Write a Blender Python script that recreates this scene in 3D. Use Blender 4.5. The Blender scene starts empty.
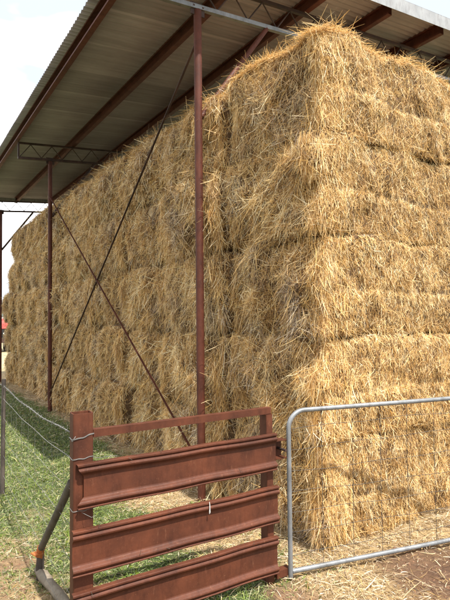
import bpy, math, random
import numpy as np
from mathutils import Vector, Matrix
rng = np.random.default_rng(7)
random.seed(7)
S = bpy.context.scene
COL = S.collection

# ------------------------------------------------------------------ helpers
def tag(o, label=None, cat=None, group=None, kind=None):
    if label: o['label'] = label
    if cat: o['category'] = cat
    if group: o['group'] = group
    if kind: o['kind'] = kind
    return o

def empty(name, loc=(0, 0, 0), rz=0):
    o = bpy.data.objects.new(name, None); COL.objects.link(o)
    o.location = loc; o.rotation_euler = (0, 0, rz); o.empty_display_size = .2
    return o

class MB:
    """collects verts and faces, builds one mesh object"""
    def __init__(s): s.v = []; s.f = []; s.sm = []
    def add(s, vs, fs, smooth=False):
        n = len(s.v); s.v += [tuple(p) for p in vs]
        s.f += [tuple(i + n for i in f) for f in fs]; s.sm += [smooth] * len(fs)
    def box(s, lo, hi):
        x0, y0, z0 = lo; x1, y1, z1 = hi
        s.add([(x0,y0,z0),(x1,y0,z0),(x1,y1,z0),(x0,y1,z0),(x0,y0,z1),(x1,y0,z1),(x1,y1,z1),(x0,y1,z1)],
              [(0,3,2,1),(4,5,6,7),(0,1,5,4),(1,2,6,5),(2,3,7,6),(3,0,4,7)])
    def bar(s, p0, p1, w, h, up=(0, 0, 1)):
        p0 = Vector(p0); p1 = Vector(p1); d = (p1 - p0).normalized(); up = Vector(up)
        a = d.cross(up).normalized() * (w / 2); b = a.cross(d).normalized() * (h / 2)
        vs = [p + i * a + j * b for p in (p0, p1) for i, j in ((-1,-1),(1,-1),(1,1),(-1,1))]
        s.add(vs, [(0,1,2,3),(7,6,5,4),(0,4,5,1),(1,5,6,2),(2,6,7,3),(3,7,4,0)])
    def tube(s, pts, r, n=8, cap=True, rads=None):
        pts = [Vector(p) for p in pts]; m = len(pts); ref = None; vs = []
        for i, p in enumerate(pts):
            d = (pts[min(i+1, m-1)] - pts[max(i-1, 0)]).normalized()
            if ref is None:
                ref = d.orthogonal().normalized()
            ref = (ref - d * ref.dot(d)).normalized(); b = d.cross(ref)
            rr = rads[i] if rads else r
            for k in range(n):
                a = 2 * math.pi * k / n
                vs.append(p + ref * (rr * math.cos(a)) + b * (rr * math.sin(a)))
        fs = [(i*n+k, i*n+(k+1) % n, (i+1)*n+(k+1) % n, (i+1)*n+k) for i in range(m-1) for k in range(n)]
        s.add(vs, fs, True)
        if cap:
            s.add(vs[:n], [tuple(range(n))[::-1]]); s.add(vs[-n:], [tuple(range(n))])
    def prof(s, prof, p0, p1, up=(0, 0, 1), off=None, smooth=False):
        """extrude a closed 2D profile (a across, b up) from p0 to p1"""
        p0 = Vector(p0); p1 = Vector(p1); d = (p1 - p0).normalized(); up = Vector(up)
        a = d.cross(up).normalized(); b = a.cross(d).normalized(); n = len(prof)
        vs = []
        for k, p in enumerate((p0, p1)):
            for (u, v) in prof:
                e = d * (off(u, v) if (off and k == 0) else 0)
                vs.append(p + a * u + b * v + e)
        fs = [(i, (i+1) % n, n+(i+1) % n, n+i) for i in range(n)]
        s.add(vs, fs, smooth)
        return s
    def build(s, name, mat, parent=None):
        me = bpy.data.meshes.new(name); me.from_pydata(s.v, [], s.f)
        me.polygons.foreach_set('use_smooth', s.sm); me.update()
        if mat: me.materials.append(mat)
        o = bpy.data.objects.new(name, me); COL.objects.link(o)
        if parent: o.parent = parent
        return o

def offs(line, t):
    """closed thin-walled profile from an open 2D polyline"""
    out = []
    n = len(line)
    for i, p in enumerate(line):
        q0 = line[max(i-1, 0)]; q1 = line[min(i+1, n-1)]
        dx, dy = q1[0]-q0[0], q1[1]-q0[1]; l = math.hypot(dx, dy) or 1
        out.append((p[0] - dy/l*t, p[1] + dx/l*t))
    return list(line) + out[::-1]

# ------------------------------------------------------------------ materials
def mat(name):
    m = bpy.data.materials.new(name); m.use_nodes = True; nt = m.node_tree
    return m, nt, nt.nodes['Principled BSDF']
def nd(nt, t, **k):
    n = nt.nodes.new(t)
    for a, b in k.items():
        if a.startswith('i_'): n.inputs[a[2:].replace('_', ' ')].default_value = b
        else: setattr(n, a, b)
    return n
def ramp(nt, stops):
    r = nt.nodes.new('ShaderNodeValToRGB'); e = r.color_ramp.elements
    while len(e) < len(stops): e.new(.5)
    for x, (p, c) in zip(e, stops): x.position = p; x.color = (*c, 1)
    return r
def coords(nt, scale=(1, 1, 1), kind='Object'):
    tc = nt.nodes.new('ShaderNodeTexCoord'); mp = nt.nodes.new('ShaderNodeMapping')
    mp.inputs['Scale'].default_value = scale
    nt.links.new(tc.outputs[kind], mp.inputs['Vector']); return mp.outputs['Vector']
def noise(nt, vec, scale, detail=4, rough=.6):
    n = nd(nt, 'ShaderNodeTexNoise'); n.inputs['Scale'].default_value = scale
    n.inputs['Detail'].default_value = detail; n.inputs['Roughness'].default_value = rough
    nt.links.new(vec, n.inputs['Vector']); return n

def painted(name, c1, c2, cdust, rough=.5, metal=0., dust=.62, scale=6):
    m, nt, b = mat(name); L = nt.links
    v = coords(nt, kind='Object')
    n1 = noise(nt, v, scale, 6); r1 = ramp(nt, [(.35, c1), (.68, c2)])
    L.new(n1.outputs['Fac'], r1.inputs['Fac'])
    v2 = coords(nt, (9, 9, 2.2)); n2 = noise(nt, v2, 5, 8, .7)
    r2 = ramp(nt, [(dust, (0, 0, 0)), (dust + .12, (1, 1, 1))])
    L.new(n2.outputs['Fac'], r2.inputs['Fac'])
    mx = nd(nt, 'ShaderNodeMixRGB'); mx.inputs['Color2'].default_value = (*cdust, 1)
    mm = nd(nt, 'ShaderNodeMath', operation='MULTIPLY'); mm.inputs[1].default_value = .55
    L.new(r2.outputs['Color'], mm.inputs[0]); L.new(mm.outputs[0], mx.inputs['Fac'])
    L.new(r1.outputs['Color'], mx.inputs['Color1'])
    n4 = noise(nt, v, 130, 3, .6); n5 = noise(nt, coords(nt, (5, 5, 1.2)), 3.5, 6, .75)
    r4 = ramp(nt, [(.66, (0, 0, 0)), (.72, (1, 1, 1))]); L.new(n4.outputs['Fac'], r4.inputs['Fac'])
    r5 = ramp(nt, [(.30, (.60, .56, .54)), (.52, (1, 1, 1))]); L.new(n5.outputs['Fac'], r5.inputs['Fac'])
    m5 = nd(nt, 'ShaderNodeMixRGB', blend_type='MULTIPLY'); m5.inputs['Fac'].default_value = .9
    L.new(mx.outputs['Color'], m5.inputs['Color1']); L.new(r5.outputs['Color'], m5.inputs['Color2'])
    m4 = nd(nt, 'ShaderNodeMixRGB'); m4.inputs['Color2'].default_value = (*cdust, 1)
    q4 = nd(nt, 'ShaderNodeMath', operation='MULTIPLY'); q4.inputs[1].default_value = .5
    L.new(r4.outputs['Color'], q4.inputs[0]); L.new(q4.outputs[0], m4.inputs['Fac'])
    L.new(m5.outputs['Color'], m4.inputs['Color1']); L.new(m4.outputs['Color'], b.inputs['Base Color'])
    b.inputs['Metallic'].default_value = metal
    b.inputs['Specular IOR Level'].default_value = .28
    n3 = noise(nt, v, 40, 5); rr = nd(nt, 'ShaderNodeMapRange')
    rr.inputs['To Min'].default_value = rough - .12; rr.inputs['To Max'].default_value = rough + .18
    L.new(n3.outputs['Fac'], rr.inputs['Value']); L.new(rr.outputs[0], b.inputs['Roughness'])
    bp = nd(nt, 'ShaderNodeBump'); bp.inputs['Strength'].default_value = .25; bp.inputs['Distance'].default_value = .004
    L.new(n3.outputs['Fac'], bp.inputs['Height']); L.new(bp.outputs[0], b.inputs['Normal'])
    return m

M_red = painted('red_oxide_paint', (.058, .0172, .0080), (.108, .0315, .0138), (.20, .085, .045), .6, dust=.60)
M_redpost = painted('dull_red_oxide_paint', (.060, .017, .009), (.105, .029, .015), (.20, .11, .07), .62)
M_purlin = painted('purlin_red_paint', (.075, .023, .018), (.13, .040, .029), (.28, .18, .14), .6)
M_darksteel = painted('dark_brown_steel', (.035, .022, .018), (.075, .04, .03), (.12, .08, .06), .6)
M_galv = painted('galvanised_pipe', (.17, .178, .185), (.28, .29, .30), (.14, .12, .10), .48, .45)
M_wire = painted('galvanised_wire', (.15, .145, .135), (.28, .275, .26), (.16, .11, .08), .6, .3)
M_oldwire = painted('dull_mesh_wire', (.05, .048, .045), (.11, .10, .09), (.2, .16, .12), .6, .3)
M_barge = painted('pale_flashing', (.27, .275, .285), (.35, .355, .365), (.38, .37, .36), .5)
M_wood = painted('weathered_post_wood', (.045, .036, .03), (.10, .08, .065), (.2, .17, .14), .85)
M_log = painted('pale_weathered_timber', (.16, .13, .095), (.28, .235, .18), (.12, .09, .07), .85)
M_pipe = painted('grey_brown_pipe', (.07, .06, .05), (.13, .11, .09), (.22, .11, .06), .65)
M_rust = painted('orange_rust', (.32, .09, .025), (.45, .16, .05), (.12, .05, .03), .8)
M_black = painted('black_rubber', (.012, .012, .012), (.03, .03, .03), (.08, .07, .06), .75)
M_truckred = painted('faded_red_vehicle_paint', (.42, .05, .05), (.55, .09, .08), (.4, .2, .15), .35)
M_cream = painted('cream_vehicle_paint', (.55, .55, .52), (.66, .66, .62), (.4, .38, .33), .4)
M_chrome = painted('worn_chrome', (.4, .4, .4), (.6, .6, .6), (.2, .2, .2), .3, .7)
M_walls = painted('far_shed_cladding', (.24, .25, .26), (.33, .34, .35), (.22, .2, .18), .6)
m, nt, b = mat('window_glass'); b.inputs['Base Color'].default_value = (.10, .17, .17, 1); b.inputs['Roughness'].default_value = .08; M_glass = m
m, nt, b = mat('headlamp_glass'); b.inputs['Base Color'].default_value = (.7, .7, .65, 1); b.inputs['Roughness'].default_value = .15; M_lamp = m

# roofing
m, nt, b = mat('corrugated_zinc_roofing'); L = nt.links; M_roof = m
v = coords(nt, (1, 1, 1)); n1 = noise(nt, v, 1.3, 6); r1 = ramp(nt, [(.3, (.34, .295, .365)), (.7, (.46, .405, .49))])
L.new(n1.outputs['Fac'], r1.inputs['Fac'])
v2 = coords(nt, (.6, 14, 1)); n2 = noise(nt, v2, 2, 5); r2 = ramp(nt, [(.35, (.72, .7, .67)), (.7, (1, 1, 1))])
L.new(n2.outputs['Fac'], r2.inputs['Fac'])
mx = nd(nt, 'ShaderNodeMixRGB', blend_type='MULTIPLY'); mx.inputs['Fac'].default_value = .8
L.new(r1.outputs['Color'], mx.inputs['Color1']); L.new(r2.outputs['Color'], mx.inputs['Color2'])
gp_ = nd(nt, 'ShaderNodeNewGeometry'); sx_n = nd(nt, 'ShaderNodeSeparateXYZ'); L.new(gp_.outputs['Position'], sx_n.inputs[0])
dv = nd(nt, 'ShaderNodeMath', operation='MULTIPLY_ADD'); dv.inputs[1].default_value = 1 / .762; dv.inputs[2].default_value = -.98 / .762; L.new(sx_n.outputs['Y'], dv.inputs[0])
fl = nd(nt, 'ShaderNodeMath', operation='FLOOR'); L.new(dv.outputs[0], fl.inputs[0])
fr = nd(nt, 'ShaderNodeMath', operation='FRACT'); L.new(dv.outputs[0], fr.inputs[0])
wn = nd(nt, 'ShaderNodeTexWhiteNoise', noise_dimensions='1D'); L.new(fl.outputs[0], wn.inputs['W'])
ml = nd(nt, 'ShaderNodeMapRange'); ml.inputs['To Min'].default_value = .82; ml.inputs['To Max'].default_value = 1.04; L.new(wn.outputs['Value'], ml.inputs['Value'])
lt = nd(nt, 'ShaderNodeMath', operation='LESS_THAN'); lt.inputs[1].default_value = .03; L.new(fr.outputs[0], lt.inputs[0])  # pale strip at each lap: cleaner edge, with its highlight painted into the colour
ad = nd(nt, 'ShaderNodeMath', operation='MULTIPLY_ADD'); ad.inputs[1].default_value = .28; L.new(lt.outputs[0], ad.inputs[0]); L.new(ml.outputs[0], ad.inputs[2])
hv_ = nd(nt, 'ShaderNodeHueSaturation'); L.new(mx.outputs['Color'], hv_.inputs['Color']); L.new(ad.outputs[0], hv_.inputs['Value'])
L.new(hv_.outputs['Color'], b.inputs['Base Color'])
b.inputs['Metallic'].default_value = 0; b.inputs['Roughness'].default_value = .55

# straw strands: per-strand value in a colour attribute
def straw_mat(name, stops, hsv=(1, 1, 1)):
    m, nt, b = mat(name); L = nt.links
    at = nd(nt, 'ShaderNodeAttribute', attribute_name='tone')
    sp = nd(nt, 'ShaderNodeSeparateColor'); L.new(at.outputs['Color'], sp.inputs[0])
    r = ramp(nt, stops); L.new(sp.outputs[0], r.inputs['Fac'])
    # greenish / greyish hue drift
    oi = nd(nt, 'ShaderNodeObjectInfo')
    mr = nd(nt, 'ShaderNodeMapRange'); mr.inputs['To Min'].default_value = .96 * hsv[2]; mr.inputs['To Max'].default_value = 1.04 * hsv[2]
    L.new(oi.outputs['Random'], mr.inputs['Value'])
    ms = nd(nt, 'ShaderNodeMapRange'); ms.inputs['To Min'].default_value = .58 * hsv[1]; ms.inputs['To Max'].default_value = 1.12 * hsv[1]
    L.new(sp.outputs[1], ms.inputs['Value'])
    hs = nd(nt, 'ShaderNodeHueSaturation')
    L.new(mr.outputs[0], hs.inputs['Value']); L.new(ms.outputs[0], hs.inputs['Saturation'])
    L.new(r.outputs['Color'], hs.inputs['Color']); L.new(hs.outputs['Color'], b.inputs['Base Color'])
    b.inputs['Roughness'].default_value = .5
    b.inputs['Specular IOR Level'].default_value = .35
    # thin stalks let a little light through
    tr = nd(nt, 'ShaderNodeBsdfTranslucent'); L.new(hs.outputs['Color'], tr.inputs['Color'])
    mi = nd(nt, 'ShaderNodeMixShader'); mi.inputs[0].default_value = .28
    out = nt.nodes['Material Output']
    L.new(b.outputs[0], mi.inputs[1]); L.new(tr.outputs[0], mi.inputs[2]); L.new(mi.outputs[0], out.inputs[0])
    return m
STOPS = [(0, (.075, .036, .012)), (.22, (.31, .166, .056)), (.5, (.69, .430, .166)), (.75, (.90, .665, .320)), (1, (.96, .84, .56))]
M_straw = straw_mat('straw_stalks', STOPS)
M_litter = straw_mat('loose_straw', [(0, (.13, .075, .03)), (.3, (.31, .20, .085)), (.6, (.53, .375, .175)), (1, (.80, .66, .42))])
M_grass = straw_mat('grass_blades', [(0, (.05, .080, .012)), (.35, (.115, .172, .024)), (.65, (.20, .250, .042)), (.85, (.28, .29, .09)), (1, (.50, .42, .21))])

m, nt, b = mat('packed_straw'); L = nt.links; M_body = m
v = coords(nt, (60, 60, 9)); n1 = noise(nt, v, 1.6, 5, .7)
v2 = coords(nt, (3, 3, 3)); n2 = noise(nt, v2, 1.5, 4)
r1 = ramp(nt, [(.3, (.06, .031, .013)), (.52, (.19, .103, .042)), (.75, (.42, .25, .105))])
L.new(n1.outputs['Fac'], r1.inputs['Fac'])
r2 = ramp(nt, [(.35, (.7, .68, .66)), (.65, (1, 1, 1))]); L.new(n2.outputs['Fac'], r2.inputs['Fac'])
mx = nd(nt, 'ShaderNodeMixRGB', blend_type='MULTIPLY'); mx.inputs['Fac'].default_value = 1
L.new(r1.outputs['Color'], mx.inputs['Color1']); L.new(r2.outputs['Color'], mx.inputs['Color2'])
L.new(mx.outputs['Color'], b.inputs['Base Color']); b.inputs['Roughness'].default_value = .8
bp = nd(nt, 'ShaderNodeBump'); bp.inputs['Distance'].default_value = .03; bp.inputs['Strength'].default_value = .9
L.new(n1.outputs['Fac'], bp.inputs['Height']); L.new(bp.outputs[0], b.inputs['Normal'])

# ------------------------------------------------------------------ ribbons of straw
def ribbons(P, D, N, Ln, W, curl, droop, nseg=3):
    """P roots, D unit dirs, N facing normals, Ln lengths, W widths, curl (n,3) -> verts, nquads per strand"""
    n = len(P); sv = np.linspace(0, 1, nseg + 1)
    side = np.cross(D, N); side /= np.linalg.norm(side, axis=1, keepdims=True) + 1e-9
    V = np.empty((n, nseg + 1, 2, 3))
    for i, s in enumerate(sv):
        c = P + D * (Ln * s)[:, None] + curl * ((Ln * s * s))[:, None]
        c[:, 2] -= droop * Ln * s * s
        w = (W * (1.0 if i < nseg else .45) * .5)[:, None] * side
        V[:, i, 0] = c - w; V[:, i, 1] = c + w
    return V
def quads(n, nseg, base):
    k = (nseg + 1) * 2
    o = base + np.arange(n)[:, None, None] * k
    q = np.array([[2*i, 2*i+1, 2*i+3, 2*i+2] for i in range(nseg)])[None]
    return (o + q).reshape(-1, 4)
def mesh_from(name, verts, faces, mats, matidx=None, tone=None, smooth=None):
    me = bpy.data.meshes.new(name); nf = len(faces)
    me.vertices.add(len(verts)); me.vertices.foreach_set('co', np.asarray(verts, np.float32).ravel())
    me.loops.add(nf * 4); me.loops.foreach_set('vertex_index', np.asarray(faces, np.int32).ravel())
    me.polygons.add(nf); me.polygons.foreach_set('loop_start', np.arange(nf, dtype=np.int32) * 4)
    me.polygons.foreach_set('loop_total', np.full(nf, 4, np.int32))
    for m_ in mats: me.materials.append(m_)
    if matidx is not None: me.polygons.foreach_set('material_index', np.asarray(matidx, np.int32))
    if smooth is not None: me.polygons.foreach_set('use_smooth', np.asarray(smooth, bool))
    if tone is not None:
        a = me.color_attributes.new('tone', 'FLOAT_COLOR', 'POINT')
        c = np.ones((len(verts), 4), np.float32); c[:, :tone.shape[1]] = tone
        a.data.foreach_set('color', c.ravel())
    me.update(calc_edges=True); me.validate()
    return me

# ------------------------------------------------------------------ bales
BL, BW, BH = 2.40, 1.215, .772
def make_bale(seed, dens, wid, face_w, top=False, depth_end=BL, corner=False, seamfringe=True, leftamp=1.0):
    """dens strands per m2; faces: -Y long side (weight face_w[0]), -X end (face_w[1]), top"""
    g = np.random.default_rng(seed)
    dims = np.array([BL, BW, BH]); rv = np.array([.10, .045, .042] if corner else [.17, .07, .06]); bk = .5 if corner else 1.0
    # displacement field: sum of sines
    K = 26; lam = np.concatenate([g.uniform(.35, .9, 8), g.uniform(.1, .3, 18)])
    kd = g.normal(size=(K, 3)); kd /= np.linalg.norm(kd, axis=1, keepdims=True); kk = kd * (2 * np.pi / lam)[:, None]
    ph = g.uniform(0, 6.28, K); am = np.concatenate([np.full(8, .014), np.full(18, .0055)])
    def surf(p):
        q = np.clip(p, rv, dims - rv); d = (p - q) / rv
        nn = d / (np.linalg.norm(d, axis=1, keepdims=True) + 1e-9)
        pos = q + rv * nn
        disp = (np.sin(pos @ kk.T + ph) * am).sum(1)
        # sags inward a little towards the bands between rows
        zc = np.clip(pos[:, 2] / BH, 0, 1)
        yc = np.clip(pos[:, 1] / BW, 0, 1); ax = np.abs(nn[:, 0]); ay = np.abs(nn[:, 1])
        disp *= 1 - .55 * ay
        sag = np.sin(np.pi * zc ** 1.25)
        disp += bk * ax * (.075 * sag + .055 * np.sin(np.pi * yc) ** .6 - .065) + ay * (.012 * np.sin(np.pi * zc) - .004)
        # the flakes pressed in two courses: a shallow line along the long side
        disp -= ay * .020 * np.exp(-((pos[:, 2] - BH * .47 - .012 * np.sin(pos[:, 0] * 3.1 + seed)) / .022) ** 2)
        nrm = nn / rv; nrm /= np.linalg.norm(nrm, axis=1, keepdims=True)
        return pos + nn * disp[:, None], nrm
    # body: six gridded faces
    V = []; F = []; base = 0
    for ax in range(3):
        u, w = [a for a in range(3) if a != ax]
        nu = max(4, int(dims[u] / .06)); nw = max(4, int(dims[w] / .06))
        uu, ww = np.meshgrid(np.linspace(0, dims[u], nu + 1), np.linspace(0, dims[w], nw + 1), indexing='ij')
        for side in (0, 1):
            p = np.zeros((uu.size, 3)); p[:, u] = uu.ravel(); p[:, w] = ww.ravel(); p[:, ax] = side * dims[ax]
            V.append(surf(p)[0])
            idx = np.arange(uu.size).reshape(nu + 1, nw + 1) + base
            q = np.stack([idx[:-1, :-1], idx[1:, :-1], idx[1:, 1:], idx[:-1, 1:]], -1).reshape(-1, 4)
            if (side == 1) != (ax == 1): pass
            else: q = q[:, ::-1]
            F.append(q); base += uu.size
    nb = base; nbf = sum(len(f) for f in F)
    T = [np.full((nb, 2), .3)]
    def field(n_, pts, nc, sig):
        """clusters: assign each root point to a random nearby cluster id via coarse hash"""
        cs = 1.0 / sig
        h = np.floor(pts * cs + g.uniform(0, 1, 3)).astype(int)
        hid = (h[:, 0] * 73856093 ^ h[:, 1] * 19349663 ^ h[:, 2] * 83492791 ^ seed * 9176) & 4095
        tab = g.normal(size=(4096, 3)); return tab[hid]
    def emit(p, tang_up, tang_side, ang, tilt, Ln, W, curlamp, droop, tone, lift, nseg=3, off=None, wth=None):
        nonlocal base
        if off is None:
            # fewer stalks right at the joints between bales, so they stay open and dark
            e = np.minimum(p[:, 2], BH - p[:, 2]) / .06
            if face_w[0] == 0 or p[:, 0].max() < .01: e = np.minimum(e, np.minimum(p[:, 1] + .0, BW - p[:, 1]) / .055)
            kp = g.random(len(p)) < np.clip(e, .38, 1)
            if p[:, 2].min() > BH - .001: kp[:] = True
            wth = None if wth is None else wth[kp]
            p, ang, tilt, Ln, W, tone, lift = p[kp], ang[kp], tilt[kp], Ln[kp], W[kp], tone[kp], lift[kp]
            if tang_up.ndim > 1: tang_up = tang_up[kp]
            off = None
        Ln = Ln * np.where(tilt > .45, .55, 1)
        pos, nr = surf(p)
        if off is not None: pos = pos + nr * off[:, None]
        n = len(p)
        d = tang_up * np.cos(ang)[:, None] + tang_side * np.sin(ang)[:, None]
        d = d - nr * (d * nr).sum(1, keepdims=True); d /= np.linalg.norm(d, axis=1, keepdims=True) + 1e-9
        d = d * np.cos(tilt)[:, None] + nr * np.sin(tilt)[:, None]
        Nf = nr + g.normal(size=(n, 3)) * .45
        cu = g.normal(size=(n, 3)) * curlamp - nr * np.minimum(np.sin(np.maximum(tilt, 0)) * .55, .3)[:, None]
        P = pos + nr * lift[:, None] - d * (Ln * .5)[:, None] * (g.random(n) < .75)[:, None]
        Vr = ribbons(P, d, Nf, Ln, W, cu, droop, nseg)
        F.append(quads(n, nseg, base)); V.append(Vr.reshape(-1, 3)); base += n * (nseg + 1) * 2
        t = np.clip(tone, 0, 1)
        w2 = np.clip(.62 + .38 * g.random(n) - (0 if wth is None else wth), 0, 1)
        T.append(np.repeat(np.stack([t, w2], 1), (nseg + 1) * 2, axis=0))
    up = np.array([0, 0, 1.]); X = np.array([1., 0, 0]); Y = np.array([0, 1., 0])
    # --- long side (-Y)
    if face_w[0] > 0:
        for lay in range(2):
            n = int(depth_end * BH * dens * 1.35 * face_w[0] * (.6 if lay == 0 else .4))
            p = np.stack([g.random(n) * depth_end, np.zeros(n), g.random(n) * BH], 1)
            if lay == 1:   # tufts
                c = p[g.integers(0, max(1, n // 14), n)]; p = c + g.normal(size=(n, 3)) * [.02, 0, .05]
                p = np.clip(p, 0, [depth_end, 0, BH])
            p[:, 1] = 0
            cl = field(n, p, 0, .055 + .05 * lay)
            ang = np.where(g.random(n) < .17, g.uniform(-3.1, 3.1, n), cl[:, 0] * .30 + g.normal(size=n) * .30)
            ang += np.where(g.random(n) < .5, math.pi, 0)
            tilt = np.abs(g.normal(size=n)) * .11 + np.where(g.random(n) < .05, g.uniform(0, .7, n), 0)
            Ln = np.clip(np.exp(g.normal(-3.1, .45, n)), .015, .12)
            zz = p[:, 2] / BH
            band = np.exp(-((zz - .93) / .05) ** 2) + .9 * np.exp(-((zz - .42) / .05) ** 2)
            tone = .49 + cl[:, 1] * .13 + g.normal(size=n) * .25 + .13 * band + .06 * lay
            emit(p, up, X, ang, tilt, Ln, wid * g.uniform(.45, 1.15, n), .28, .12, tone, g.uniform(-.010, .006 + .010 * lay, n))
        # ragged lip over the shallow line between the two flake courses
        n = int(depth_end * dens * .05 * face_w[0])
        xx_ = g.random(n) * depth_end
        p = np.stack([xx_, np.zeros(n), BH * .47 - .02 + .012 * np.sin(xx_ * 3.1 + seed) + g.normal(size=n) * .012], 1)
        emit(p, -up, X, g.normal(size=n) * .8, g.uniform(0, .5, n), g.uniform(.02, .07, n), wid * g.uniform(.5, 1.1, n), .3, .2, .66 + g.normal(size=n) * .2, g.uniform(0, .006, n))
        # fringe at the top edge hanging over the joint
        n = int(depth_end * dens * .03 * face_w[0])
        p = np.stack([g.random(n) * depth_end, np.zeros(n), BH - np.abs(g.normal(size=n)) * .02], 1)
        emit(p, -up, X, g.normal(size=n) * .9, g.uniform(0, .5, n), g.uniform(.02, .08, n), wid * g.uniform(.6, 1.2, n), .3, .25,
             .62 + g.normal(size=n) * .18, g.uniform(0, .015, n))
        n = n // 2
        p = np.stack([g.random(n) * depth_end, np.zeros(n), np.abs(g.normal(size=n)) * .04], 1)
        emit(p, up, X, g.normal(size=n) * .9 + math.pi / 2, g.uniform(0, .4, n), g.uniform(.05, .16, n), wid * g.uniform(.6, 1.2, n), .15, .2,
             .55 + g.normal(size=n) * .2, g.uniform(0, .012, n))
    # --- end (-X)
    fw = face_w[1]
    for lay in range(3):
        n = int(BW * BH * dens * fw * (.55, .27, .18)[lay])
        p = np.stack([np.zeros(n), g.random(n) * BW, g.random(n) * BH], 1)
        if lay > 0:
            c = p[g.integers(0, max(1, n // 22), n)]; p = c + g.normal(size=(n, 3)) * [0, .022, .05]
            p = np.clip(p, 0, [0, BW, BH])
        cl = field(n, p, 0, .09); cb = field(n, p, 0, .33)
        ang = np.where(g.random(n) < .28, g.uniform(-3.1, 3.1, n), cb[:, 0] * .55 + cl[:, 0] * .42 + g.normal(size=n) * .32)
        if lay < 2: ang += np.where(g.random(n) < .5, math.pi, 0)
        else: ang += math.pi
        tilt = np.abs(g.normal(size=n)) * (.13, .17, .24)[lay] + np.where(g.random(n) < .05, g.uniform(0, .8, n), 0)
        Ln = np.clip(np.exp(g.normal(-2.6, .5, n)) * (.9, 1., 1.35)[lay], .02, .16)
        tone = .47 + cl[:, 1] * .13 + cb[:, 1] * .10 + g.normal(size=n) * .24 + .06 * lay
        wq = np.clip((cb[:, 2] - .55) * .55 + cl[:, 2] * .08, 0, .75); tone = tone - wq * .28
        emit(p, up, Y, ang, tilt, Ln, wid * g.uniform(.6, 1.3, n), .42 * leftamp, .22, tone, g.uniform(-.012, .008 + .014 * lay, n), off=None, wth=wq)
    # hanging fringe at both upright edges and top edge of the end
    if seamfringe:
        n = int(BH * dens * .06 * fw)
        p = np.stack([np.abs(g.normal(size=n)) * .03, np.where(g.random(n) < .7, .04 + np.abs(g.normal(size=n)) * .05, BW - .05 - np.abs(g.normal(size=n)) * .04), g.uniform(.08, .95, n) * BH], 1)
        emit(p, -up, Y, g.normal(size=n) * .4, np.abs(g.normal(size=n)) * .12, g.uniform(.04, .18, n), wid * g.uniform(.7, 1.3, n), .16, .2,
             .60 + g.normal(size=n) * .18, g.uniform(0, .035, n), 4)
        n = int(BW * dens * .04 * fw)
        p = np.stack([np.zeros(n), g.random(n) * BW, BH - np.abs(g.normal(size=n)) * .03], 1)
        emit(p, -up, Y, g.normal(size=n) * .6, g.uniform(0, .6, n), g.uniform(.04, .14, n), wid * g.uniform(.7, 1.2, n), .25, .35,
             .56 + g.normal(size=n) * .18, g.uniform(0, .02, n))
    if corner:
        n = int(BH * 1500)
        p = np.stack([g.random(n) * .26, np.zeros(n), g.uniform(.1, .97, n) * BH], 1)
        half = g.random(n) < .4
        p[half] = np.stack([np.zeros(half.sum()), g.random(half.sum()) ** 1.5 * .12, g.uniform(.1, .95, half.sum()) * BH], 1)
        emit(p, -up, X, g.normal(size=n) * .30, np.abs(g.normal(size=n)) * .07, g.uniform(.02, .13, n), wid * g.uniform(.6, 1.3, n), .22, .10,
             .66 + g.normal(size=n) * .17, g.uniform(0, .014, n), 4)
    # --- top
    if top:
        n = int(BL * BW * dens * .28)
        p = np.stack([g.random(n) ** 1.6 * BL, g.random(n) * BW, np.full(n, BH)], 1)
        emit(p, X, Y, g.uniform(-3.1, 3.1, n), np.abs(g.normal(size=n)) * .3, g.uniform(.05, .25, n), wid * g.uniform(.7, 1.2, n), .2, .1,
             .55 + g.normal(size=n) * .18, g.uniform(0, .03, n))
        n = int((BW + depth_end) * dens * .06)           # upright ragged stalks along the two front edges
        e = g.random(n) < BW / (BW + depth_end)
        p = np.where(e[:, None], np.stack([g.random(n) * .1, g.random(n) * BW, np.full(n, BH)], 1),
                     np.stack([g.random(n) * depth_end, g.random(n) * .1, np.full(n, BH)], 1))
        emit(p, X, Y, g.uniform(-3.1, 3.1, n), g.uniform(.1, 1.3, n), g.uniform(.03, .15, n), wid * g.uniform(.5, 1.1, n), .25, .0,
             .62 + g.normal(size=n) * .2, g.uniform(-.01, .01, n))
    V = np.concatenate(V); F = np.concatenate(F); T = np.concatenate(T)
    mi = np.ones(len(F), np.int32); mi[:nbf] = 0
    sm = np.zeros(len(F), bool); sm[:nbf] = True
    return mesh_from('straw_bale', V, F, [M_body, M_straw], mi, T, sm)

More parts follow.
